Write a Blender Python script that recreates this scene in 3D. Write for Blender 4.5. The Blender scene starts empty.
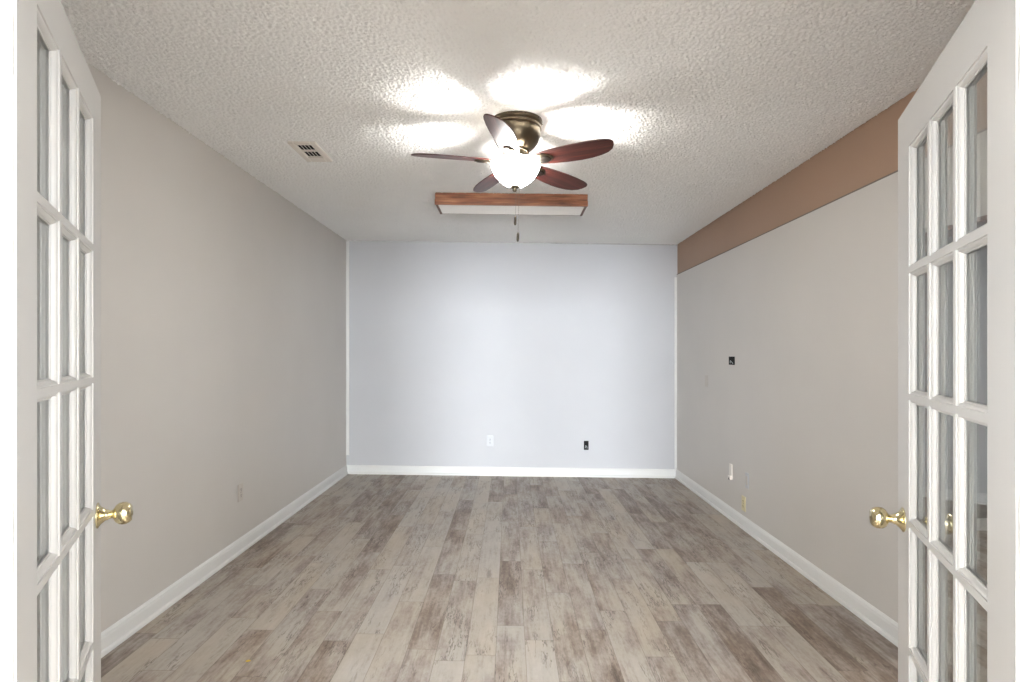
import bpy, bmesh, math, random
from mathutils import Vector, Matrix
random.seed(7)
sc = bpy.context.scene
C = sc.collection
PI = math.pi

# ------------------------------------------------------------------ camera
CAMZ = 1.35
cam_d = bpy.data.cameras.new('camera'); cam = bpy.data.objects.new('camera', cam_d); C.objects.link(cam)
cam.location = (0, 0, CAMZ); cam.rotation_euler = (PI/2, 0, 0)
cam_d.sensor_width = 36; cam_d.lens = 36*600/1024
cam_d.shift_x = 2/1024; cam_d.shift_y = 12/1024; cam_d.clip_start = 0.02
sc.camera = cam
sc.view_settings.view_transform = 'Standard'; sc.view_settings.look = 'None'
sc.view_settings.gamma = 1; sc.view_settings.use_curve_mapping = False
sc.view_settings.exposure = 1.54
sc.cycles.use_denoising = True
sc.cycles.max_bounces = 14; sc.cycles.diffuse_bounces = 8; sc.cycles.transparent_max_bounces = 24
sc.cycles.sample_clamp_indirect = 6.0

# ------------------------------------------------------------------ world, daylight and added fill
w = bpy.data.worlds.new('sky'); sc.world = w; w.use_nodes = True
bg = w.node_tree.nodes['Background']; bg.inputs[0].default_value = (0.75, 0.85, 1.0, 1); bg.inputs[1].default_value = 1.0

def area(name, loc, rot, sx, sy, power, col):
    l = bpy.data.lights.new(name, 'AREA'); l.shape = 'RECTANGLE'; l.size = sx; l.size_y = sy
    l.energy = power; l.color = col
    o = bpy.data.objects.new(name, l); C.objects.link(o); o.location = loc; o.rotation_euler = rot
    return o
# daylight from the rear window behind the camera; the lights after it are added
DAY = (0.86, 0.93, 1.0)
area('daylight_rear_window_left', (-0.45, -8.1, 1.35), (PI/2, 0, 0), 1.5, 2.1, 500, DAY)
area('rear_fill_right', (1.75, -8.1, 1.35), (PI/2, 0, 0), 0.7, 2.1, 320, DAY)  # added light, splits the rear daylight into bands on the far wall
area('rear_fill_far_left', (-2.1, -8.1, 1.35), (PI/2, 0, 0), 0.8, 2.1, 260, DAY)  # added light that lifts the right wall and the far wall
area('side_fill_left', (-2.55, -1.3, 1.5), (PI/2, 0, -PI/2), 1.8, 1.6, 30, DAY)  # added light from the side to whiten the door jambs
area('side_fill_right', (2.55, -1.3, 1.5), (PI/2, 0, PI/2), 1.8, 1.6, 30, DAY)  # its added twin from the other side
# unseen light added to fill the front room from above
area('front_room_fill', (0.0, -1.2, 2.5), (0, 0, 0), 0.6, 0.6, 10, (1.0, 0.97, 0.92))
area('side_room_fill', (3.6, 2.9, 2.4), (0, 0, 0), 0.6, 0.6, 14, (1.0, 0.95, 0.9))  # guessed overhead light, added with the side room

# ------------------------------------------------------------------ materials
def mat(name):
    m = bpy.data.materials.new(name); m.use_nodes = True
    nt = m.node_tree; b = nt.nodes['Principled BSDF']
    return m, nt, b
def N(nt, t, **kw):
    n = nt.nodes.new(t)
    for k, v in kw.items(): setattr(n, k, v)
    return n
def rgb(r, g, b):
    f = lambda c: ((c/255+0.055)/1.055)**2.4 if c/255 > 0.04045 else c/255/12.92
    return (f(r), f(g), f(b), 1)
def math_n(nt, op, a, b=None):
    n = N(nt, 'ShaderNodeMath', operation=op)
    for i, v in enumerate((a, b)):
        if v is None: continue
        if isinstance(v, (int, float)): n.inputs[i].default_value = v
        else: nt.links.new(v, n.inputs[i])
    return n.outputs[0]
def mixc(nt, fac, a, b, blend='MIX'):
    n = N(nt, 'ShaderNodeMix', data_type='RGBA', blend_type=blend)
    if isinstance(fac, (int, float)): n.inputs[0].default_value = fac
    else: nt.links.new(fac, n.inputs[0])
    for i, v in ((6, a), (7, b)):
        if isinstance(v, tuple): n.inputs[i].default_value = v
        else: nt.links.new(v, n.inputs[i])
    return n.outputs[2]
def noise(nt, vec, scale, detail=3, rough=0.5):
    n = N(nt, 'ShaderNodeTexNoise'); n.inputs['Scale'].default_value = scale
    n.inputs['Detail'].default_value = detail; n.inputs['Roughness'].default_value = rough
    if vec is not None: nt.links.new(vec, n.inputs['Vector'])
    return n.outputs['Fac']
def ramp(nt, fac, stops):
    r = N(nt, 'ShaderNodeValToRGB'); nt.links.new(fac, r.inputs[0])
    e = r.color_ramp.elements
    while len(e) < len(stops): e.new(0.5)
    for el, (p, c) in zip(e, stops): el.position = p; el.color = c
    return r.outputs[0]
def obco(nt, sc_=(1, 1, 1)):
    tc = N(nt, 'ShaderNodeTexCoord'); mp = N(nt, 'ShaderNodeMapping')
    mp.inputs['Scale'].default_value = sc_
    nt.links.new(tc.outputs['Object'], mp.inputs[0]); return mp.outputs[0]

def paint(name, col, rough=0.5, var=0.05, bump=0.0015, spec=0.5):
    m, nt, b = mat(name); v = obco(nt)
    f = noise(nt, v, 1.7, 4)
    dark = tuple(c*(1-var) for c in col[:3])+(1,); light = tuple(min(1, c*(1+var)) for c in col[:3])+(1,)
    nt.links.new(mixc(nt, f, dark, light), b.inputs['Base Color'])
    b.inputs['Roughness'].default_value = rough; b.inputs['Specular IOR Level'].default_value = spec
    bp = N(nt, 'ShaderNodeBump'); bp.inputs['Strength'].default_value = 0.25; bp.inputs['Distance'].default_value = bump
    nt.links.new(noise(nt, v, 220, 2), bp.inputs['Height']); nt.links.new(bp.outputs[0], b.inputs['Normal'])
    return m
M = {}
M['greige'] = paint('greige_wall_paint', rgb(197, 192, 186), 0.42)
M['grey'] = paint('daylit_grey_wall_paint', rgb(187, 187, 189), 0.5, spec=0.12)  # far wall: the daylight's cool cast is put into this colour
M['brown'] = paint('brown_wall_paint', rgb(160, 131, 110), 0.5)
M['white'] = paint('white_trim_paint', rgb(216, 215, 212), 0.35, 0.02, 0.0004)
M['doorwhite'] = paint('white_door_paint', rgb(183, 180, 176), 0.35, 0.02, 0.0004)
M['frontroom'] = paint('front_room_paint', rgb(205, 205, 203), 0.6)
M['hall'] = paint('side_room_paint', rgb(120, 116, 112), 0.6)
M['plate'] = paint('white_plastic', rgb(226, 220, 212), 0.3, 0.02, 0.0001)
M['plate_greige'] = paint('painted_over_plastic', rgb(190, 182, 173), 0.4, 0.02, 0.0001)
M['plate_grey'] = paint('pale_grey_plastic', rgb(186, 187, 190), 0.35, 0.02, 0.0001)
M['almond'] = paint('almond_plastic', rgb(212, 200, 160), 0.3, 0.03, 0.0001)
M['ventwhite'] = paint('vent_enamel', rgb(222, 216, 208), 0.4, 0.02, 0.0001)
M['hairline'] = paint('hairline_grey', rgb(118, 110, 104), 0.8)
M['diffuser'] = paint('white_acrylic_diffuser', rgb(226, 222, 218), 0.35, 0.02, 0.0002)
M['crumb'] = paint('yellow_leaf', rgb(205, 170, 60), 0.6)

def black_mat():
    m, nt, b = mat('black_void'); v = obco(nt)
    nt.links.new(mixc(nt, noise(nt, v, 60), (0.006, 0.006, 0.006, 1), (0.03, 0.03, 0.03, 1)), b.inputs['Base Color'])
    b.inputs['Roughness'].default_value = 0.8; b.inputs['Specular IOR Level'].default_value = 0.1; return m
M['black'] = black_mat()

def ceiling_mat():
    m, nt, b = mat('popcorn_ceiling'); v = obco(nt)
    n1 = noise(nt, v, 150, 4, 0.65)
    vo = N(nt, 'ShaderNodeTexVoronoi'); vo.inputs['Scale'].default_value = 190; nt.links.new(v, vo.inputs['Vector'])
    h = math_n(nt, 'SUBTRACT', math_n(nt, 'MULTIPLY', n1, 1.6), vo.outputs['Distance'])
    nt.links.new(mixc(nt, noise(nt, v, 2.2, 3), rgb(238, 238, 237), rgb(244, 244, 243)), b.inputs['Base Color'])
    b.inputs['Roughness'].default_value = 0.95; b.inputs['Specular IOR Level'].default_value = 0.1
    bp = N(nt, 'ShaderNodeBump'); bp.inputs['Strength'].default_value = 0.5; bp.inputs['Distance'].default_value = 0.002
    nt.links.new(h, bp.inputs['Height']); nt.links.new(bp.outputs[0], b.inputs['Normal'])
    return m
M['ceiling'] = ceiling_mat()

def floor_mat():
    m, nt, b = mat('weathered_vinyl_plank'); L = nt.links
    tc = N(nt, 'ShaderNodeTexCoord'); sp = N(nt, 'ShaderNodeSeparateXYZ'); L.new(tc.outputs['Object'], sp.inputs[0])
    PW, PL = 0.134, 0.92
    xs = math_n(nt, 'DIVIDE', math_n(nt, 'ADD', sp.outputs[0], 20.03), PW)
    col = math_n(nt, 'FLOOR', xs); fx = math_n(nt, 'FRACT', xs)
    wn = N(nt, 'ShaderNodeTexWhiteNoise', noise_dimensions='1D'); L.new(col, wn.inputs['W'])
    ys = math_n(nt, 'ADD', math_n(nt, 'DIVIDE', math_n(nt, 'ADD', sp.outputs[1], 30.0), PL), math_n(nt, 'MULTIPLY', wn.outputs['Value'], 7.0))
    row = math_n(nt, 'FLOOR', ys); fy = math_n(nt, 'FRACT', ys)
    cid = math_n(nt, 'ADD', math_n(nt, 'MULTIPLY', col, 17.31), math_n(nt, 'MULTIPLY', row, 5.77))
    w2 = N(nt, 'ShaderNodeTexWhiteNoise', noise_dimensions='1D'); L.new(cid, w2.inputs['W'])
    # grain, offset per plank
    cb = N(nt, 'ShaderNodeCombineXYZ')
    L.new(sp.outputs[0], cb.inputs[0]); L.new(sp.outputs[1], cb.inputs[1]); L.new(math_n(nt, 'MULTIPLY', w2.outputs['Value'], 31.0), cb.inputs[2])
    def stretched(sx, sy, s, d, r):
        mp = N(nt, 'ShaderNodeMapping'); mp.inputs['Scale'].default_value = (sx, sy, 1); L.new(cb.outputs[0], mp.inputs[0])
        return noise(nt, mp.outputs[0], s, d, r)
    blot = stretched(1, 0.26, 8.0, 6, 0.68)        # cloudy worn patches
    grain = stretched(1, 0.06, 60, 4, 0.6)         # fine streaks
    crack = stretched(1, 0.13, 16, 5, 0.7)         # dark wavy streaks
    fleck = stretched(1, 0.5, 60, 3, 0.7)
    t = math_n(nt, 'ADD', math_n(nt, 'MULTIPLY', blot, 1.15), math_n(nt, 'MULTIPLY', math_n(nt, 'SUBTRACT', w2.outputs['Value'], 0.5), 0.27))
    t = math_n(nt, 'ADD', t, math_n(nt, 'MULTIPLY', math_n(nt, 'SUBTRACT', grain, 0.5), 0.42))
    t = math_n(nt, 'ADD', t, math_n(nt, 'MULTIPLY', math_n(nt, 'SUBTRACT', fleck, 0.5), 0.3))
    base = ramp(nt, t, [(0.20, rgb(98, 86, 78)), (0.38, rgb(130, 117, 107)), (0.52, rgb(156, 146, 138)), (0.64, rgb(170, 163, 154)), (0.9, rgb(182, 175, 166))])
    tint = stretched(0.6, 0.25, 5.0, 3, 0.5)      # tan against grey
    base = mixc(nt, ramp(nt, tint, [(0.38, (0, 0, 0, 1)), (0.66, (1, 1, 1, 1))]), base, mixc(nt, 1.0, base, (1.0, 0.94, 0.86, 1), 'MULTIPLY'))
    ck = ramp(nt, crack, [(0.31, (1, 1, 1, 1)), (0.40, (0, 0, 0, 1))])
    c = mixc(nt, math_n(nt, 'MULTIPLY', ck, 0.45), base, rgb(84, 68, 58))
    vein = math_n(nt, 'ABSOLUTE', math_n(nt, 'SUBTRACT', stretched(1, 0.12, 9, 5, 0.75), 0.5))
    vm = math_n(nt, 'MULTIPLY', ramp(nt, vein, [(0.004, (1, 1, 1, 1)), (0.016, (0, 0, 0, 1))]), ramp(nt, stretched(1, 0.4, 6, 2, 0.5), [(0.46, (0, 0, 0, 1)), (0.6, (1, 1, 1, 1))]))
    c = mixc(nt, math_n(nt, 'MULTIPLY', vm, 0.6), c, rgb(72, 58, 50))
    ex = math_n(nt, 'MINIMUM', fx, math_n(nt, 'SUBTRACT', 1.0, fx)); ey = math_n(nt, 'MINIMUM', fy, math_n(nt, 'SUBTRACT', 1.0, fy))
    sx_ = math_n(nt, 'LESS_THAN', ex, 0.011); sy_ = math_n(nt, 'LESS_THAN', ey, 0.0018)
    sm = math_n(nt, 'MAXIMUM', sx_, sy_)
    c = mixc(nt, math_n(nt, 'MULTIPLY', sm, 0.42), c, rgb(80, 66, 56))
    L.new(c, b.inputs['Base Color'])
    L.new(math_n(nt, 'ADD', 0.42, math_n(nt, 'MULTIPLY', blot, 0.2)), b.inputs['Roughness'])
    b.inputs['Specular IOR Level'].default_value = 0.4
    bp = N(nt, 'ShaderNodeBump'); bp.inputs['Strength'].default_value = 0.2; bp.inputs['Distance'].default_value = 0.002
    L.new(math_n(nt, 'SUBTRACT', grain, sm), bp.inputs['Height']); L.new(bp.outputs[0], b.inputs['Normal'])
    return m
M['floor'] = floor_mat()

def wood(name, dark, mid, light, rough, sc_=(1.2, 22, 22), coat=0.3):
    m, nt, b = mat(name); v = obco(nt, sc_)
    f = noise(nt, v, 2.2, 6, 0.65)
    nt.links.new(ramp(nt, f, [(0.32, dark), (0.5, mid), (0.68, light)]), b.inputs['Base Color'])
    b.inputs['Roughness'].default_value = rough; b.inputs['Coat Weight'].default_value = coat; b.inputs['Coat Roughness'].default_value = 0.18
    return m
M['mahogany'] = wood('mahogany_blade', rgb(34, 14, 12), rgb(72, 31, 25), rgb(112, 57, 44), 0.42, (0.9, 14, 14), 0.08)
M['oak'] = wood('stained_pine_frame', rgb(78, 42, 26), rgb(138, 84, 54), rgb(176, 122, 86), 0.45, (1.5, 26, 26), 0.1)
M['darkoak'] = wood('dark_stained_pine_edge', rgb(70, 42, 30), rgb(98, 62, 46), rgb(120, 80, 60), 0.5, (1.5, 26, 26), 0.0)

def metal(name, c1, c2, rough):
    m, nt, b = mat(name); v = obco(nt)
    nt.links.new(mixc(nt, noise(nt, v, 9, 4), c1, c2), b.inputs['Base Color'])
    b.inputs['Metallic'].default_value = 1; b.inputs['Roughness'].default_value = rough; return m
M['brass'] = metal('polished_brass', rgb(222, 208, 164), rgb(236, 224, 186), 0.1)
M['antique'] = metal('antique_brass', rgb(92, 83, 68), rgb(122, 111, 94), 0.3)
M['bronze'] = metal('dark_bronze', rgb(52, 44, 38), rgb(74, 64, 54), 0.4)
M['chain'] = metal('nickel_chain', rgb(104, 97, 88), rgb(128, 120, 108), 0.4)
def glass_mat():
    m, nt, b = mat('clear_pane_glass'); nt.nodes.remove(b)
    out = [n for n in nt.nodes if n.type == 'OUTPUT_MATERIAL'][0]
    tr = N(nt, 'ShaderNodeBsdfTransparent'); tr.inputs[0].default_value = (0.94, 0.96, 0.955, 1)
    gl = N(nt, 'ShaderNodeBsdfGlossy'); gl.inputs['Roughness'].default_value = 0.01
    fr = N(nt, 'ShaderNodeFresnel'); 
    ge = N(nt, 'ShaderNodeNewGeometry')      # the same reflectance where the view ray enters and leaves the pane
    nt.links.new(math_n(nt, 'SUBTRACT', 1.5, math_n(nt, 'MULTIPLY', ge.outputs['Backfacing'], 1.5-1/1.5)), fr.inputs[0])
    mx = N(nt, 'ShaderNodeMixShader')
    nt.links.new(fr.outputs[0], mx.inputs[0]); nt.links.new(tr.outputs[0], mx.inputs[1]); nt.links.new(gl.outputs[0], mx.inputs[2])
    nt.links.new(mx.outputs[0], out.inputs[0]); return m
M['glass'] = glass_mat()
def lamp_mat(clear=0.0):
    m, nt, b = mat('lit_frosted_glass'); v = obco(nt)
    b.inputs['Base Color'].default_value = (0.9, 0.86, 0.78, 1)
    nt.links.new(mixc(nt, noise(nt, v, 6, 3), (1.0, 0.98, 0.95, 1), (1.0, 1.0, 0.98, 1)), b.inputs['Emission Color'])
    b.inputs['Emission Strength'].default_value = BOWL; b.inputs['Roughness'].default_value = 0.4
    if clear:
        out = [n for n in nt.nodes if n.type == 'OUTPUT_MATERIAL'][0]
        tr = N(nt, 'ShaderNodeBsdfTransparent'); tr.inputs[0].default_value = (1, 0.97, 0.92, 1)
        mx = N(nt, 'ShaderNodeMixShader'); mx.inputs[0].default_value = clear
        nt.links.new(b.outputs[0], mx.inputs[1]); nt.links.new(tr.outputs[0], mx.inputs[2]); nt.links.new(mx.outputs[0], out.inputs[0])
    return m
BOWL = 40.0
BULB = 25.0
M['lamp'] = lamp_mat(); M['bowl'] = lamp_mat(0.32)
M['bowl_inside'] = paint('frosted_glass_inside', rgb(118, 112, 102), 0.5, 0.02, 0.0001)

# ------------------------------------------------------------------ helpers
SL = 0.013                                  # the old house has settled: floors and ceilings fall to the right
def sl(x): return -SL*x
def tag(o, label=None, cat=None, group=None, kind=None):
    if label: o['label'] = label
    if cat: o['category'] = cat
    if group: o['group'] = group
    if kind: o['kind'] = kind
    return o
def obj(name, bm, m, parent=None, smooth=False, bevel=0.0, seg=2, mw=None):
    bmesh.ops.recalc_face_normals(bm, faces=bm.faces[:])
    me = bpy.data.meshes.new(name); bm.to_mesh(me); bm.free()
    for mm in (m if isinstance(m, (list, tuple)) else [m]): me.materials.append(mm)
    if smooth:
        for p in me.polygons: p.use_smooth = True
    o = bpy.data.objects.new(name, me); C.objects.link(o)
    if parent: o.parent = parent
    if mw is not None: o.matrix_local = mw
    if bevel:
        b = o.modifiers.new('bevel', 'BEVEL'); b.width = bevel; b.segments = seg; b.limit_method = 'ANGLE'
    return o
def empty(name, loc=(0, 0, 0), rot=(0, 0, 0)):
    o = bpy.data.objects.new(name, None); C.objects.link(o); o.location = loc; o.rotation_euler = rot
    o.empty_display_size = 0.1; return o
def bx(bm, x0, x1, y0, y1, z0, z1, slope=False, mi=0):
    vs = []
    for x in (x0, x1):
        for y in (y0, y1):
            for z in (z0, z1):
                vs.append(bm.verts.new((x, y, z + (sl(x) if slope else 0))))
    fs = [(0, 1, 3, 2), (4, 6, 7, 5), (0, 4, 5, 1), (2, 3, 7, 6), (0, 2, 6, 4), (1, 5, 7, 3)]
    for f in fs:
        F = bm.faces.new([vs[i] for i in f]); F.material_index = mi
def lathe(bm, prof, seg=40, cz=0.0, ctr=(0, 0)):
    rings = []
    for r, z in prof:
        if r < 1e-6: rings.append([bm.verts.new((ctr[0], ctr[1], z+cz))])
        else: rings.append([bm.verts.new((ctr[0]+r*math.cos(2*PI*i/seg), ctr[1]+r*math.sin(2*PI*i/seg), z+cz)) for i in range(seg)])
    for a, b in zip(rings, rings[1:]):
        for i in range(seg):
            j = (i+1) % seg
            if len(a) == 1 and len(b) == 1: continue
            if len(a) == 1: bm.faces.new([a[0], b[i], b[j]])
            elif len(b) == 1: bm.faces.new([a[i], a[j], b[0]])
            else: bm.faces.new([a[i], a[j], b[j], b[i]])
def tube(bm, pts, r, seg=8, cap=True):
    pts = [Vector(p) for p in pts]; rs = r if isinstance(r, (list, tuple)) else [r]*len(pts); rings = []
    for k, p in enumerate(pts):
        d = (pts[min(k+1, len(pts)-1)] - pts[max(k-1, 0)]).normalized()
        a = d.orthogonal().normalized(); b = d.cross(a)
        if rings:
            a = (pa - d*pa.dot(d)).normalized(); b = d.cross(a)
        pa = a
        rings.append([bm.verts.new(p + (a*math.cos(2*PI*i/seg)+b*math.sin(2*PI*i/seg))*rs[k]) for i in range(seg)])
    for A, B in zip(rings, rings[1:]):
        for i in range(seg):
            j = (i+1) % seg; bm.faces.new([A[i], A[j], B[j], B[i]])
    if cap: bm.faces.new(rings[0][::-1]); bm.faces.new(rings[-1])
def extr(bm, prof, p0, p1, up=Vector((0, 0, 1)), out=None):
    """sweep a 2-D profile (out, up) along the straight p0 -> p1"""
    p0, p1 = Vector(p0), Vector(p1)
    A = [bm.verts.new(p0 + out*a + up*b) for a, b in prof]; B = [bm.verts.new(p1 + out*a + up*b) for a, b in prof]
    n = len(prof)
    for i in range(n):
        j = (i+1) % n; bm.faces.new([A[i], A[j], B[j], B[i]])
    bm.faces.new(A[::-1]); bm.faces.new(B)
def slab(bm, outline, z0, z1):
    a = [bm.verts.new((x, y, z0)) for x, y in outline]; b = [bm.verts.new((x, y, z1)) for x, y in outline]
    n = len(a)
    for i in range(n):
        j = (i+1) % n; bm.faces.new([a[i], a[j], b[j], b[i]])
    bm.faces.new(a[::-1]); bm.faces.new(b)
nb = bmesh.new
def struct(name, bm, m, label=None, **k):
    o = obj(name, bm, m, **k); o['kind'] = 'structure'
    if label: o['label'] = label
    return o

# ------------------------------------------------------------------ the room
XL, XR, YB, H = -1.80, 1.834, 6.60, 2.57
YF0, YF1 = 0.74, 0.885                      # front wall
# floor over the room, the side room and the room of the camera
bm = nb(); bx(bm, -2.75, 4.3, -8.4, 6.75, -0.12, 0, True); struct('floor', bm, M['floor'], 'weathered grey-brown wood-look plank floor')
import numpy as np
def popcorn_ceiling():
    # sprayed texture as real relief: a dense sheet over the room, hanging lumps 0-7 mm deep, with plain slab around it
    bm = nb()
    x0, x1, y0, y1, g = XL, XR, 0.93, YB, 0.0055
    bx(bm, -2.75, x0, -8.4, 6.75, H, H+0.12, True); bx(bm, x1, 4.3, -8.4, 6.75, H, H+0.12, True)
    bx(bm, x0, x1, -8.4, y0, H, H+0.12, True); bx(bm, x0, x1, y1, 6.75, H, H+0.12, True); bx(bm, x0, x1, y0, y1, H+0.02, H+0.12, True)
    nx, ny = int((x1-x0)/g)+1, int((y1-y0)/g)+1
    rs = np.random.RandomState(3)
    fy, fx = np.meshgrid(np.fft.fftfreq(ny), np.fft.fftfreq(nx), indexing='ij'); f = np.hypot(fx, fy)
    def field(f0, bw):
        w_ = np.fft.fft2(rs.randn(ny, nx)) * np.exp(-((f-f0)/bw)**2)
        h_ = np.real(np.fft.ifft2(w_)); return h_/h_.std()
    h = np.clip(field(0.38, 0.12)*0.70 + field(0.22, 0.08)*0.40 + field(0.10, 0.05)*0.15 + 0.35, -0.7, 2.4)
    xs = np.linspace(x0, x1, nx); ys_ = np.linspace(y0, y1, ny); X, Y = np.meshgrid(xs, ys_)
    for a_, b_, c_, d_ in ((-1.32, -1.115, 3.48, 3.86), (-0.60, 0.62, 4.56, 4.95)): h[(X > a_) & (X < b_) & (Y > c_) & (Y < d_)] = -0.7
    h[np.hypot(X-0.036, Y-3.15) < 0.15] = -0.7
    Z = H - SL*X - 0.0012 - 0.0021*(h+0.7)*RELIEF
    co = np.stack([X, Y, Z], -1).reshape(-1, 3)
    i = (np.arange(ny-1)[:, None]*nx + np.arange(nx-1)[None, :]).reshape(-1)
    quads = np.stack([i, i+nx, i+nx+1, i+1], -1)
    me0 = bpy.data.meshes.new('tmp'); bmesh.ops.recalc_face_normals(bm, faces=bm.faces[:]); bm.to_mesh(me0); bm.free()
    n0 = len(me0.vertices); c0 = np.empty(n0*3); me0.vertices.foreach_get('co', c0)
    q0 = np.array([list(p.vertices) for p in me0.polygons]); bpy.data.meshes.remove(me0)
    co = np.concatenate([c0.reshape(-1, 3), co]); q = np.concatenate([q0, quads+n0])
    me = bpy.data.meshes.new('ceiling'); me.vertices.add(len(co)); me.vertices.foreach_set('co', co.ravel())
    me.loops.add(q.size); me.loops.foreach_set('vertex_index', q.ravel().astype(np.int32))
    me.polygons.add(len(q)); me.polygons.foreach_set('loop_start', np.arange(0, q.size, 4, dtype=np.int32))
    sm_ = np.ones(len(q), bool); sm_[:len(q0)] = False
    me.update(calc_edges=True); me.polygons.foreach_set('use_smooth', sm_); me.materials.append(M['ceiling'])
    o = bpy.data.objects.new('ceiling', me); C.objects.link(o); o['kind'] = 'structure'; o['label'] = 'off-white popcorn textured ceiling'
RELIEF = 1.7
popcorn_ceiling()
bm = nb(); bx(bm, XL-0.12, XL, YF0, YB+0.12, 0, H, True); struct('wall_left', bm, M['greige'], 'plain greige left wall')
bm = nb(); bx(bm, XL, XR+0.02, YB, YB+0.12, 0, H-0.002, True); struct('wall_back', bm, M['grey'], 'pale grey far wall with the cool cast of daylight in its colour')
# right wall: painted wall below, a bare brown strip under the ceiling, a doorway near the front
DO0, DO1, DOZ = 1.45, 2.74, 1.905
STR = H-0.335
bm = nb()
bx(bm, XR, XR+0.10, DO1, YB, 0, STR, True)
bx(bm, XR, XR+0.10, YF0, DO0, 0, STR, True)
bx(bm, XR, XR+0.10, DO0, DO1, DOZ, STR, True)
struct('wall_right', bm, M['greige'], 'greige right wall below the brown strip')
bm = nb(); bx(bm, XR+0.008, XR+0.12, YF0, YB+0.1, STR+0.004, H, True)
struct('trim_1', bm, M['brown'], 'bare brown strip of wall under the ceiling on the right')
bm = nb(); bx(bm, XR-0.0015, XR+0.02, YF0, YB, STR-0.0035, STR+0.004, True)  # thin grey line along the lower edge of the brown strip
struct('trim_2', bm, M['hairline'], 'thin grey seam below the brown strip')
bm = nb()
bx(bm, -2.6, -0.745, YF0, YF1, 0, H, True); bx(bm, 0.81, 4.2, YF0, 0.923, 0, H, True); bx(bm, -0.745, 0.81, YF0, YF1, 2.05, H, True)
struct('wall_front', bm, M['greige'])
# jambs and head of the french doorway
for n, x0, x1, y1 in (('trim_3', -0.75, -0.7275, 0.880), ('trim_4', 0.781, 0.815, 0.921)):
    bm = nb(); bx(bm, x0, x1, YF0-0.012, y1, 0, 2.055, True)
    struct(n, bm, M['white'], 'white door jamb', bevel=0.002)
bm = nb(); bx(bm, -0.75, 0.815, YF0-0.012, YF1, 2.03, 2.055, True); struct('trim_5', bm, M['white'])
# casing on the camera side
bm = nb()
bx(bm, -0.82, -0.738, YF0-0.02, YF0, 0, 2.12, True); bx(bm, 0.802, 0.885, YF0-0.02, YF0, 0, 2.12, True); bx(bm, -0.82, 0.885, YF0-0.02, YF0, 2.04, 2.12, True)
struct('trim_6', bm, M['white'])
# camera room
bm = nb()
bx(bm, -2.7, -2.6, -8.2, YF0, 0, H, True); bx(bm, 2.6, 2.7, -8.2, YF0, 0, H, True); bx(bm, -2.7, 2.7, -8.3, -8.2, 0, H, True)
struct('wall_rear', bm, M['frontroom'])
# side room beyond the doorway
bm = nb()
bx(bm, XR+0.1, 4.2, 4.74, 4.84, 0, H, True); bx(bm, 4.1, 4.2, 0.945, 4.84, 0, H, True)
struct('wall_side_room', bm, M['hall'])
bm = nb(); bx(bm, XR+0.1, 4.1, 4.725, 4.74, 0, 0.095, True); struct('baseboard_side_room', bm, M['white'])
# doorway casing in the right wall
bm = nb(); bx(bm, XR-0.002, XR+0.102, DO1-0.018, DO1, 0, DOZ, True); bx(bm, XR-0.002, XR+0.102, DO0, DO0+0.018, 0, DOZ, True); bx(bm, XR-0.002, XR+0.102, DO0, DO1, DOZ-0.018, DOZ, True)
struct('trim_7', bm, M['darkoak'], 'brown jamb of the side doorway')

# baseboards with an ogee top and shoe moulding
prof = [(0, 0), (0.024, 0), (0.024, 0.012), (0.020, 0.019), (0.013, 0.022), (0.013, 0.070), (0.0105, 0.078), (0.0105, 0.083), (0.006, 0.090), (0.003, 0.096), (0, 0.096)]
V = Vector
bm = nb(); extr(bm, prof, (XL, 0.95, sl(XL)), (XL, YB, sl(XL)), out=V((1, 0, 0))); struct('baseboard_left', bm, M['white'], 'white baseboard of the left wall')
bm = nb(); extr(bm, prof, (XL, YB, sl(XL)), (XR, YB, sl(XR)), out=V((0, -1, 0))); struct('baseboard_back', bm, M['white'], 'white baseboard of the far wall')
bm = nb(); extr(bm, prof, (XR, DO1, sl(XR)), (XR, YB, sl(XR)), out=V((-1, 0, 0))); extr(bm, prof, (XR, 0.95, sl(XR)), (XR, DO0, sl(XR)), out=V((-1, 0, 0)))
struct('baseboard_right', bm, M['white'], 'white baseboard of the right wall')
# slim white corner strips
bm = nb(); bx(bm, XL, XL+0.034, YB-0.010, YB, 0.205, H, True); struct('trim_8', bm, M['white'], 'white corner strip at the left end of the far wall', bevel=0.003)
bm = nb(); bx(bm, XR-0.026, XR, YB-0.010, YB, 0.10, STR-0.03, True); struct('trim_9', bm, M['white'], 'white corner strip at the right end of the far wall', bevel=0.003)
# dark crack between ceiling and far wall
bm = nb(); bx(bm, 0.45, XR, YB-0.004, YB, H-0.009, H-0.001, True); struct('trim_10', bm, M['hairline'], 'thin dark joint line above the far wall')

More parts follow.
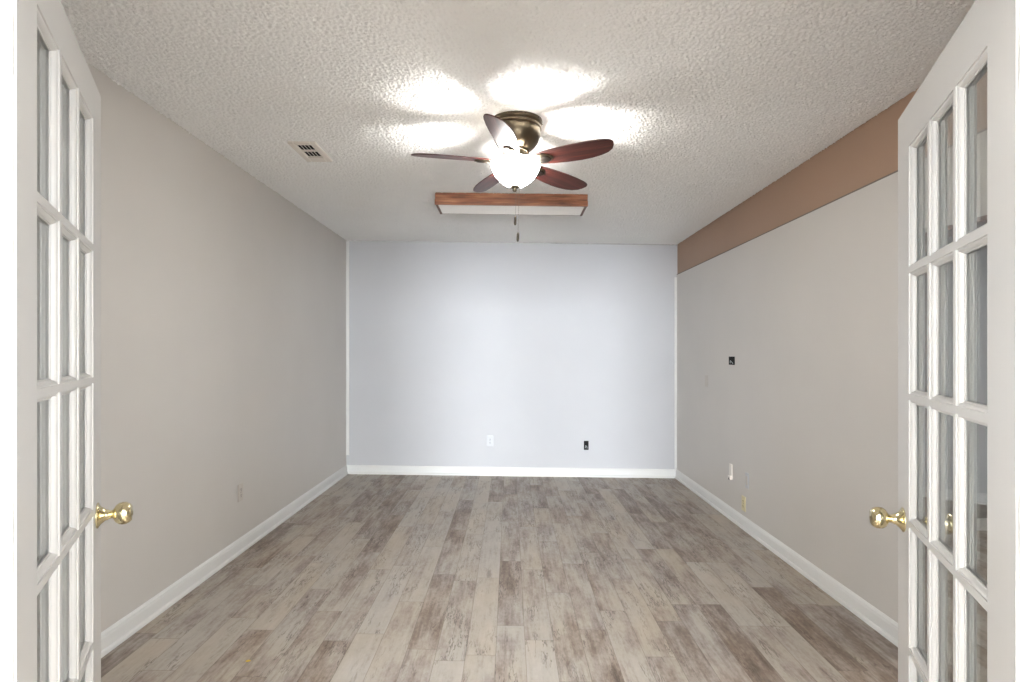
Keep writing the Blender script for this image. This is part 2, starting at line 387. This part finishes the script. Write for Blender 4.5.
# ------------------------------------------------------------------ french doors
def french_door(name, hinge, ang, side, z0, ztop, m1, label):
    """hinge: face point on the hinge edge; local x runs along the leaf, local y is the visible face normal (y=0 is the face)."""
    W, T, ST = 0.780, 0.035, 0.119
    P, MW = 0.326, 0.016
    root = empty(name, (hinge[0], hinge[1], z0), (0, 0, ang))
    tag(root, label, 'door', kind='structure')
    hgt = ztop - z0
    # column edges
    inner = W-2*ST; cw = (inner-2*MW)/3
    xs = [0, ST]
    for k in range(3): xs += [ST+k*(cw+MW)+cw] + ([ST+(k+1)*(cw+MW)] if k < 2 else [])
    xs = [0, ST, ST+cw, ST+cw+MW, ST+2*cw+MW, ST+2*cw+2*MW, W-ST, W]
    c = m1 - z0                              # centre of first horizontal muntin
    zt = c+P-MW/2
    zs = [hgt, zt, c+MW/2]
    for k in range(1, 4): zs += [c-(k-1)*P-MW/2, c-k*P+MW/2]
    zs += [c-3*P-MW/2, c-4*P+MW/2+0.005, 0]
    zs = sorted(set(zs))
    # faces on a grid; openings every odd cell
    steps = [(0.0, 0.0), (0.0004, 0.0030), (0.0030, 0.0034), (0.0048, 0.0046), (0.0066, 0.0072), (0.0078, 0.0102), (0.0084, 0.0118), (0.0104, 0.0122), (0.0106, 0.0150)]
    ys = side                                # +1: face normal is +y local, body lies at y<0
    bm = nb(); gbm = nb()
    def q(pts): bm.faces.new([bm.verts.new(p) for p in pts])
    for i in range(7):
        for j in range(len(zs)-1):
            x0, x1, a, b = xs[i], xs[i+1], zs[j], zs[j+1]
            hole = (i in (1, 3, 5)) and (j % 2 == 1)
            for face in (0, 1):
                Y = (lambda d: -ys*d) if face == 0 else (lambda d: -ys*(T-d))
                if not hole:
                    q([(x0, Y(0), a), (x1, Y(0), a), (x1, Y(0), b), (x0, Y(0), b)])
                else:
                    for (o0, d0), (o1, d1) in zip(steps, steps[1:]):
                        R0 = [(x0+o0, Y(d0), a+o0), (x1-o0, Y(d0), a+o0), (x1-o0, Y(d0), b-o0), (x0+o0, Y(d0), b-o0)]
                        R1 = [(x0+o1, Y(d1), a+o1), (x1-o1, Y(d1), a+o1), (x1-o1, Y(d1), b-o1), (x0+o1, Y(d1), b-o1)]
                        for e in range(4):
                            f = (e+1) % 4; q([R0[e], R0[f], R1[f], R1[e]])
            if hole:
                g = 0.0095; yc = -ys*T/2
                bx(gbm, x0+g, x1-g, yc-0.0024, yc+0.0024, a+g, b-g)
    # outer edges
    q([(0, 0, 0), (0, -ys*T, 0), (0, -ys*T, hgt), (0, 0, hgt)]); q([(W, 0, 0), (W, -ys*T, 0), (W, -ys*T, hgt), (W, 0, hgt)])
    q([(0, 0, 0), (W, 0, 0), (W, -ys*T, 0), (0, -ys*T, 0)]); q([(0, 0, hgt), (W, 0, hgt), (W, -ys*T, hgt), (0, -ys*T, hgt)])
    bmesh.ops.remove_doubles(bm, verts=bm.verts[:], dist=1e-5)
    obj('door_frame', bm, M['doorwhite'], root)
    obj('glass', gbm, M['glass'], root)
    # knobs: one on each face
    for f in (0, 1):
        kb = nb()
        lathe(kb, [(0, 0.031), (0.010, 0.031), (0.0115, 0.033), (0.014, 0.035), (0.022, 0.040), (0.0272, 0.047), (0.0288, 0.055), (0.0280, 0.063), (0.0245, 0.070), (0.019, 0.0755), (0.0165, 0.0750), (0.008, 0.0775), (0, 0.078)], 36)
        rb = nb()
        lathe(rb, [(0, 0), (0.032, 0), (0.0325, 0.002), (0.029, 0.004), (0.022, 0.009), (0.016, 0.016), (0.0135, 0.019), (0.0135, 0.023), (0.011, 0.025), (0.0098, 0.034), (0, 0.034)], 36)
        sgn = ys if f == 0 else -ys
        mw = Matrix.Translation((W-0.060, 0 if f == 0 else -ys*T, KZ-z0)) @ Matrix.Rotation(-sgn*PI/2, 4, 'X')
        k = obj('door_knob', kb, M['brass'], root, smooth=True, mw=mw)
        obj('rosette', rb, M['brass'], k, smooth=True)
    # latch plate on the edge
    lb = nb(); bx(lb, W-0.001, W+0.0012, -ys*T/2-0.012, -ys*T/2+0.012, KZ-z0-0.028, KZ-z0+0.028); obj('latch_plate', lb, M['brass'], root, bevel=0.001)
    # painted hinges on the jamb
    for hz in (0.22, 1.075, 1.80):
        hb = nb()
        tube(hb, [(-0.004, -ys*(T+0.004), hz-0.045), (-0.004, -ys*(T+0.004), hz+0.045)], 0.006, 10)
        obj('hinge', hb, M['white'], root)
    return root
KZ = CAMZ - 0.414
dl = french_door('door_1', (-0.7266, 0.8832), PI/2+math.radians(26.7), -1, 0.032, CAMZ+0.674, CAMZ+0.259,
            'white fifteen-pane french door leaf, open against the left side')
KZ = CAMZ - 0.443
dr = french_door('door_2', (0.7799, 0.9248), PI/2-math.radians(21.6), 1, 0.004, CAMZ+0.640, CAMZ+0.213,
            'white fifteen-pane french door leaf, open against the right side')
# hinge leaves let into the jambs
def jamb_hinge(x, nx, y, z):
    b = nb(); pts = []
    for cy, cz, a0 in ((y-0.006, z+0.035, 0), (y-0.026, z+0.035, 90), (y-0.026, z-0.035, 180), (y-0.006, z-0.035, 270)):
        for a in range(0, 91, 15):
            t = math.radians(a0+a); pts.append((cy+0.010*math.cos(t)*(1 if a0 in (90, 180) else 0.4), cz+0.010*math.sin(t)))
    A = [b.verts.new((x, p, q)) for p, q in pts]; B = [b.verts.new((x+nx*0.0025, p, q)) for p, q in pts]
    for i in range(len(A)):
        j = (i+1) % len(A); b.faces.new([A[i], A[j], B[j], B[i]])
    b.faces.new(A); b.faces.new(B)
    return b
n = 11
for x, nx, y in ((-0.7275, 1, 0.876), (0.781, -1, 0.917)):
    for z in (0.25, 1.085, 1.80):
        struct('trim_%d' % n, jamb_hinge(x, nx, y, z), M['white'], 'white painted hinge leaf on the door jamb'); n += 1

# ------------------------------------------------------------------ ceiling fan
FX, FY = 0.036, 3.15
fan = empty('ceiling_fan', (FX, FY, H+sl(FX)-0.004), (math.radians(-3.6), math.radians(1.8), 0))
tag(fan, 'hugger ceiling fan with five mahogany blades and lit frosted bowl light', 'ceiling fan')
b = nb(); lathe(b, [(0, 0.018), (0.130, 0.018), (0.134, -0.004), (0.134, -0.020), (0.129, -0.026), (0.126, -0.030), (0.131, -0.034), (0.131, -0.042), (0.125, -0.048), (0, -0.048)], 64)
obj('mounting_ring', b, M['antique'], fan, smooth=False, bevel=0.001)
b = nb(); lathe(b, [(0, -0.040), (0.124, -0.040), (0.127, -0.055), (0.126, -0.075), (0.119, -0.100), (0.106, -0.124), (0.088, -0.144), (0.072, -0.156), (0.068, -0.160), (0.070, -0.166), (0.066, -0.172), (0, -0.172)], 64)
obj('motor_housing', b, M['antique'], fan, smooth=True)
b = nb(); lathe(b, [(0, -0.165), (0.058, -0.165), (0.062, -0.172), (0.062, -0.196), (0.056, -0.203), (0.050, -0.206), (0.048, -0.222), (0.030, -0.228), (0, -0.228)], 48)
hub = obj('hub', b, M['antique'], fan, smooth=True)
for k in range(10):   # screws round the ring
    a = 2*PI*k/10; b = nb(); lathe(b, [(0, 0.0), (0.003, 0.0), (0.0025, 0.0025), (0, 0.003)], 8)
    mw = Matrix.Translation((0.134*math.cos(a), 0.134*math.sin(a), -0.012)) @ Matrix.Rotation(a, 4, 'Z') @ Matrix.Rotation(PI/2, 4, 'Y')
    obj('screw', b, M['bronze'], fan, mw=mw)
# blade: outline in local (x along, y across)
def blade_outline():
    up = [(0.0, 0.026), (0.012, 0.036), (0.05, 0.047), (0.11, 0.058), (0.18, 0.066), (0.25, 0.069), (0.31, 0.066), (0.36, 0.057), (0.40, 0.043), (0.428, 0.022), (0.441, -0.002), (0.446, -0.024)]
    dn = [(0.443, -0.036), (0.434, -0.046), (0.418, -0.053), (0.39, -0.058), (0.33, -0.062), (0.25, -0.062), (0.17, -0.058), (0.09, -0.050), (0.04, -0.042), (0.010, -0.034), (0.0, -0.024)]
    return up + dn
proto = None; R0 = 0.095
for k in range(5):
    th = math.radians(43+72*k)
    mw = Matrix.Rotation(th, 4, 'Z') @ Matrix.Translation((R0, 0, -0.220)) @ Matrix.Rotation(math.radians(-14), 4, 'X')
    if proto is None:
        b = nb(); slab(b, blade_outline(), -0.003, 0.003)
        bl = obj('blade', b, M['mahogany'], fan, bevel=0.0015, mw=mw)
        ib = nb()   # cast iron arm: from the hub out to a spade plate below the blade
        prev = None
        for t, wd, z in ((-0.112, 0.010, 0.006), (-0.085, 0.011, -0.004), (-0.055, 0.013, -0.013), (-0.02, 0.016, -0.013), (0.015, 0.026, -0.008), (0.045, 0.036, -0.0065), (0.075, 0.037, -0.0065), (0.100, 0.028, -0.0065), (0.116, 0.012, -0.0065), (0.120, 0.003, -0.0065)):
            r = [ib.verts.new((t, wd, z-0.001)), ib.verts.new((t, wd*0.5, z-0.005)), ib.verts.new((t, -wd*0.5, z-0.005)), ib.verts.new((t, -wd, z-0.001)), ib.verts.new((t, -wd, z+0.0035)), ib.verts.new((t, wd, z+0.0035))]
            if prev:
                for i in range(6):
                    j = (i+1) % 6; ib.faces.new([prev[i], prev[j], r[j], r[i]])
            else: ib.faces.new(r)
            prev = r
        ib.faces.new(prev)
        iron = obj('blade_iron', ib, M['antique'], bl, smooth=False, bevel=0.001)
        mb = nb(); slab(mb, [(0.078+0.031*math.cos(2*PI*i/24), 0.024*math.sin(2*PI*i/24)) for i in range(24)], -0.0135, -0.0105)
        med = obj('oval_badge', mb, M['bronze'], bl, bevel=0.001)
        proto = (bl, iron, med)
    else:
        c = proto[0].copy(); C.objects.link(c); c.parent = fan; c.matrix_local = mw
        for s in proto[1:]:
            d = s.copy(); C.objects.link(d); d.parent = c
# bulbs inside the bowl
b = nb(); lathe(b, [(0, -0.226), (0.046, -0.226), (0.046, -0.230), (0.010, -0.231), (0.003, -0.234), (0.003, -0.345), (0, -0.345)], 24)
obj('lamp_stem', b, M['antique'], fan, smooth=False)
for k in range(1):
    a = math.radians(8)
    b = nb(); lathe(b, [(0, -0.03), (0.012, -0.028), (0.02, -0.015), (0.022, 0.0), (0.018, 0.015), (0.011, 0.026), (0.010, 0.036), (0, 0.036)], 16)
    bo = obj('bulb', b, M['lamp'], fan, smooth=True, mw=Matrix.Translation((0.026*math.cos(a), 0.026*math.sin(a), -0.310)))
    bo.visible_shadow = True
    l = bpy.data.lights.new('fan_bulb_light', 'POINT'); l.energy = BULB; l.color = (1.0, 0.96, 0.91); l.shadow_soft_size = 0.012
    lo = bpy.data.objects.new('fan_bulb_light', l); C.objects.link(lo); lo.parent = fan
    lo.location = (0.017*math.cos(a), 0.017*math.sin(a), -0.270)
# bowl, an open shell with thickness
outer = [(0.128, -0.226), (0.130, -0.232), (0.128, -0.240), (0.124, -0.252), (0.116, -0.272), (0.104, -0.292), (0.088, -0.311), (0.068, -0.328), (0.047, -0.342), (0.024, -0.3505), (0.006, -0.353)]
inner = [(r-0.004 if r > 0.01 else r, z+0.004) for r, z in outer[::-1]]
b = nb(); lathe(b, outer+inner, 64)
bowl = obj('light_bowl', b, [M['bowl'], M['bowl_inside']], fan, smooth=True)
for k, p_ in enumerate(bowl.data.polygons):
    if k >= 64*len(outer): p_.material_index = 1
b = nb(); lathe(b, [(0, -0.348), (0.027, -0.3495), (0.028, -0.353), (0.019, -0.357), (0.010, -0.362), (0.012, -0.368), (0.008, -0.376), (0, -0.378)], 24)
obj('finial', b, M['antique'], bowl, smooth=True)
# pull chains
for dx, dy, z1, ml in ((0.008, -0.012, -0.512, 0.044), (0.024, 0.004, -0.592, 0.046)):
    b = nb()
    lathe(b, [(0, -0.352), (0.0005, -0.353), (0.0005, z1), (0, z1)], 6)
    z = -0.356
    while z > z1:
        bmesh.ops.create_icosphere(b, subdivisions=1, radius=0.0012, matrix=Matrix.Translation((0, 0, z))); z -= 0.0042
    ch = obj('pull_chain', b, M['chain'], fan, smooth=True, mw=Matrix.Translation((dx, dy, 0)))
    b = nb(); lathe(b, [(0, z1+0.004), (0.003, z1+0.002), (0.0055, z1-0.006), (0.0065, z1-ml*0.5), (0.0065, z1-ml*0.8), (0.004, z1-ml), (0, z1-ml)], 16)
    obj('chain_fob', b, M['bronze'], ch, smooth=True)

# ------------------------------------------------------------------ wood-sided ceiling light
LX0, LX1, LY0, LY1, LH = -0.572, 0.594, 4.58, 4.93, 0.088
lf = empty('ceiling_light', (0, LY0, H)); lf.rotation_euler = (0, SL, 0)
tag(lf, 'long wood-sided ceiling light with a white diffuser behind the fan', 'ceiling light')
b = nb()
bx(b, LX0, LX1, 0, 0.018, -0.075, 0)
obj('front_board', b, M['oak'], lf, bevel=0.002)
b = nb(); bx(b, LX0-0.002, LX1+0.002, -0.004, 0.014, -0.094, -0.052); obj('front_moulding', b, M['oak'], lf, bevel=0.004, seg=3)
for x in (LX0, LX1-0.018):
    b = nb(); bx(b, x, x+0.018, 0.016, LY1-LY0, -LH, 0); obj('end_board', b, M['darkoak'], lf, bevel=0.002)
b = nb(); bx(b, LX0+0.018, LX1-0.018, LY1-LY0-0.018, LY1-LY0, -LH+0.004, 0); obj('rear_board', b, M['darkoak'], lf)
b = nb(); bx(b, LX0+0.02, LX1-0.02, 0.018, LY1-LY0-0.018, -LH+0.002, -LH+0.010)
for i in range(30):
    y = 0.03 + i*(LY1-LY0-0.06)/29; bx(b, LX0+0.022, LX1-0.022, y, y+0.004, -LH+0.0005, -LH+0.003)
obj('diffuser', b, M['diffuser'], lf)

# ------------------------------------------------------------------ ceiling vent
vx0, vx1, vy0, vy1 = -1.30, -1.135, 3.50, 3.84
vt = empty('ceiling_vent', ((vx0+vx1)/2, (vy0+vy1)/2, H+sl((vx0+vx1)/2)))
tag(vt, 'small white metal air register on the ceiling near the left wall', 'vent')
hx, hy = (vx1-vx0)/2, (vy1-vy0)/2
b = nb()
def ring(b, ox, oy, ix, iy0, iy1, z0, z1):
    bx(b, -ox, -ix, -oy, oy, z0, z1); bx(b, ix, ox, -oy, oy, z0, z1); bx(b, -ix, ix, -oy, iy0, z0, z1); bx(b, -ix, ix, iy1, oy, z0, z1)
ring(b, hx, hy, hx-0.034, -hy+0.035, hy-0.085, -0.014, 0.002)
bx(b, -hx+0.034, hx-0.034, 0.0-0.035, -0.018, -0.013, 0.0)
obj('frame', b, M['ventwhite'], vt, bevel=0.005)
b = nb(); bx(b, -hx+0.03, hx-0.03, -hy+0.03, hy-0.08, -0.0030, 0.001); obj('duct', b, M['black'], vt)
b = nb()
for seg0, seg1 in ((-hy+0.038, -0.037), (-0.016, hy-0.088)):
    n_ = 5
    for i in range(n_):
        x = -hx+0.040 + i*(2*hx-0.080)/(n_-1)
        sv = [b.verts.new((x+0.004, seg0, -0.011)), b.verts.new((x+0.0025, seg0, -0.012)), b.verts.new((x-0.005, seg0, -0.002)), b.verts.new((x-0.0035, seg0, -0.001))]
        ev = [b.verts.new((v_.co.x, seg1, v_.co.z)) for v_ in sv]
        for e in range(4): f = (e+1) % 4; b.faces.new([sv[e], sv[f], ev[f], ev[e]])
        b.faces.new(sv); b.faces.new(ev)
obj('louvres', b, M['ventwhite'], vt)

# ------------------------------------------------------------------ wall plates (local: x across, y out of the wall, z up)
def plate_mesh(wd, ht, t=0.006):
    b = nb(); bx(b, -wd/2, wd/2, 0, t, -ht/2, ht/2); return b
def outlet(loc, rot, m, label, dark=False):
    r = empty('wall_outlet', loc, rot); tag(r, label, 'outlet', 'electrical outlets on the walls')
    obj('cover_plate', plate_mesh(0.072, 0.116), m, r, bevel=0.003)
    for s in (-1, 1):
        b = nb(); slab(b, [(0.0165*math.cos(2*PI*i/24), max(-0.0135, min(0.0135, 0.0165*math.sin(2*PI*i/24)))) for i in range(24)], 0, 0.003)
        rc = obj('receptacle', b, m, r, mw=Matrix.Translation((0, 0.0055, s*0.0195)) @ Matrix.Rotation(-PI/2, 4, 'X') )
        b = nb()
        bx(b, -0.0075, -0.0055, 0.0025, 0.0037, -0.002, 0.007) if False else None
        for x0, x1, y0, y1 in ((-0.0078, -0.0052, -0.003, 0.0075), (0.0052, 0.0078, -0.002, 0.0075), (-0.0028, 0.0028, -0.0105, -0.0055)):
            bx(b, x0, x1, -y1, -y0, 0.0026, 0.0034)
        obj('slots', b, M['black'], rc)
    b = nb(); lathe(b, [(0, 0), (0.0035, 0), (0.003, 0.0015), (0, 0.0018)], 12); obj('screw', b, M['chain'], r, mw=Matrix.Translation((0, 0.0055, 0)) @ Matrix.Rotation(-PI/2, 4, 'X'))
    return r
RL, RR, RB = (0, 0, -PI/2), (0, 0, PI/2), (0, 0, PI)
def wl(px, py):   # point on the left wall
    s = (510-px)/(-XL); return (XL, 600/s, CAMZ-(py-353)/s)
def wr(px, py):
    s = (px-510)/XR; return (XR, 600/s, CAMZ-(py-353)/s)
def wb(px, py):
    s = 600/YB; return ((px-510)/s, YB, CAMZ-(py-353)/s)
outlet(wl(240, 492.5), RL, M['plate_greige'], 'greige painted-over outlet low on the left wall')
outlet(wb(490, 441), RB, M['plate_grey'], 'pale outlet low on the grey far wall')
outlet(wr(744, 503.5), RR, M['almond'], 'almond yellow outlet just above the right baseboard')
# white cable cover plate with a jack at its foot
p = empty('phone_jack', wr(731.5, 471.5), RR); tag(p, 'white jack plate with a small socket at its foot on right wall', 'jack')
obj('cover_plate', plate_mesh(0.060, 0.125, 0.010), M['plate'], p, bevel=0.005)
b = nb(); bx(b, -0.024, 0.024, 0.002, 0.022, -0.064, -0.034); obj('socket', b, M['plate'], p, bevel=0.003)
b = nb(); bx(b, -0.009, 0.009, 0.010, 0.0225, -0.066, -0.050); obj('socket_opening', b, M['black'], p)
# painted blank / rocker plate
p = empty('switch_plate', wr(747.5, 480.5), RR); tag(p, 'grey painted rocker plate right of the white jack plate', 'plate')
obj('cover_plate', plate_mesh(0.062, 0.120), M['plate_grey'], p, bevel=0.003)
b = nb(); bx(b, -0.015, 0.015, 0.003, 0.010, -0.034, 0.034); obj('rocker', b, M['plate_greige'], p, bevel=0.002)
p = empty('blank_plate', wr(706.5, 381), RR); tag(p, 'faint painted-over blank plate high on the right wall near the corner', 'plate')
obj('cover_plate', plate_mesh(0.070, 0.110, 0.004), M['plate_greige'], p, bevel=0.002)
for s in (-1, 1):
    b = nb(); lathe(b, [(0, 0), (0.0035, 0), (0.003, 0.0015), (0, 0.0018)], 12); obj('screw', b, M['plate_greige'], p, mw=Matrix.Translation((0, 0.0035, s*0.042)) @ Matrix.Rotation(-PI/2, 4, 'X'))
# open black boxes
def open_box(loc, rot, wd, ht, label):
    r = empty('electrical_box', loc, rot); tag(r, label, 'electrical box')
    b = nb(); t = 0.004
    bx(b, -wd/2, -wd/2+t, -0.002, 0.004, -ht/2, ht/2); bx(b, wd/2-t, wd/2, -0.002, 0.004, -ht/2, ht/2)
    bx(b, -wd/2, wd/2, -0.002, 0.004, -ht/2, -ht/2+t); bx(b, -wd/2, wd/2, -0.002, 0.004, ht/2-t, ht/2)
    bx(b, -wd/2+t, wd/2-t, -0.001, 0.0012, -ht/2+t, ht/2-t)
    obj('box_shell', b, M['black'], r)
    b = nb()
    pts = [(-wd*0.2, 0.002, -ht*0.35), (-wd*0.1, 0.010, -ht*0.1), (wd*0.15, 0.008, 0.0), (wd*0.2, 0.006, -ht*0.3)]
    tube(b, pts, 0.0025, 6); obj('cable', b, M['plate_grey'], r, smooth=True)
    return r
open_box(wb(586.2, 445.3), RB, 0.052, 0.098, 'open black electrical box low on the grey far wall')
open_box(wr(732, 360.7), RR, 0.125, 0.068, 'open black electrical box at eye height on the right wall')
# crumb on the floor
s = 600/2.62
b = nb(); slab(b, [(-0.010, -0.003), (-0.003, -0.008), (0.007, -0.005), (0.011, 0.002), (0.004, 0.008), (-0.006, 0.005)], 0, 0.0025)
o = obj('leaf_fragment', b, M['crumb'], bevel=0.0005); o.location = ((250-510)/s, 2.60, sl(-1.13)+0.0005)
tag(o, 'tiny yellow leaf fragment lying on the planks at the front left', 'debris')
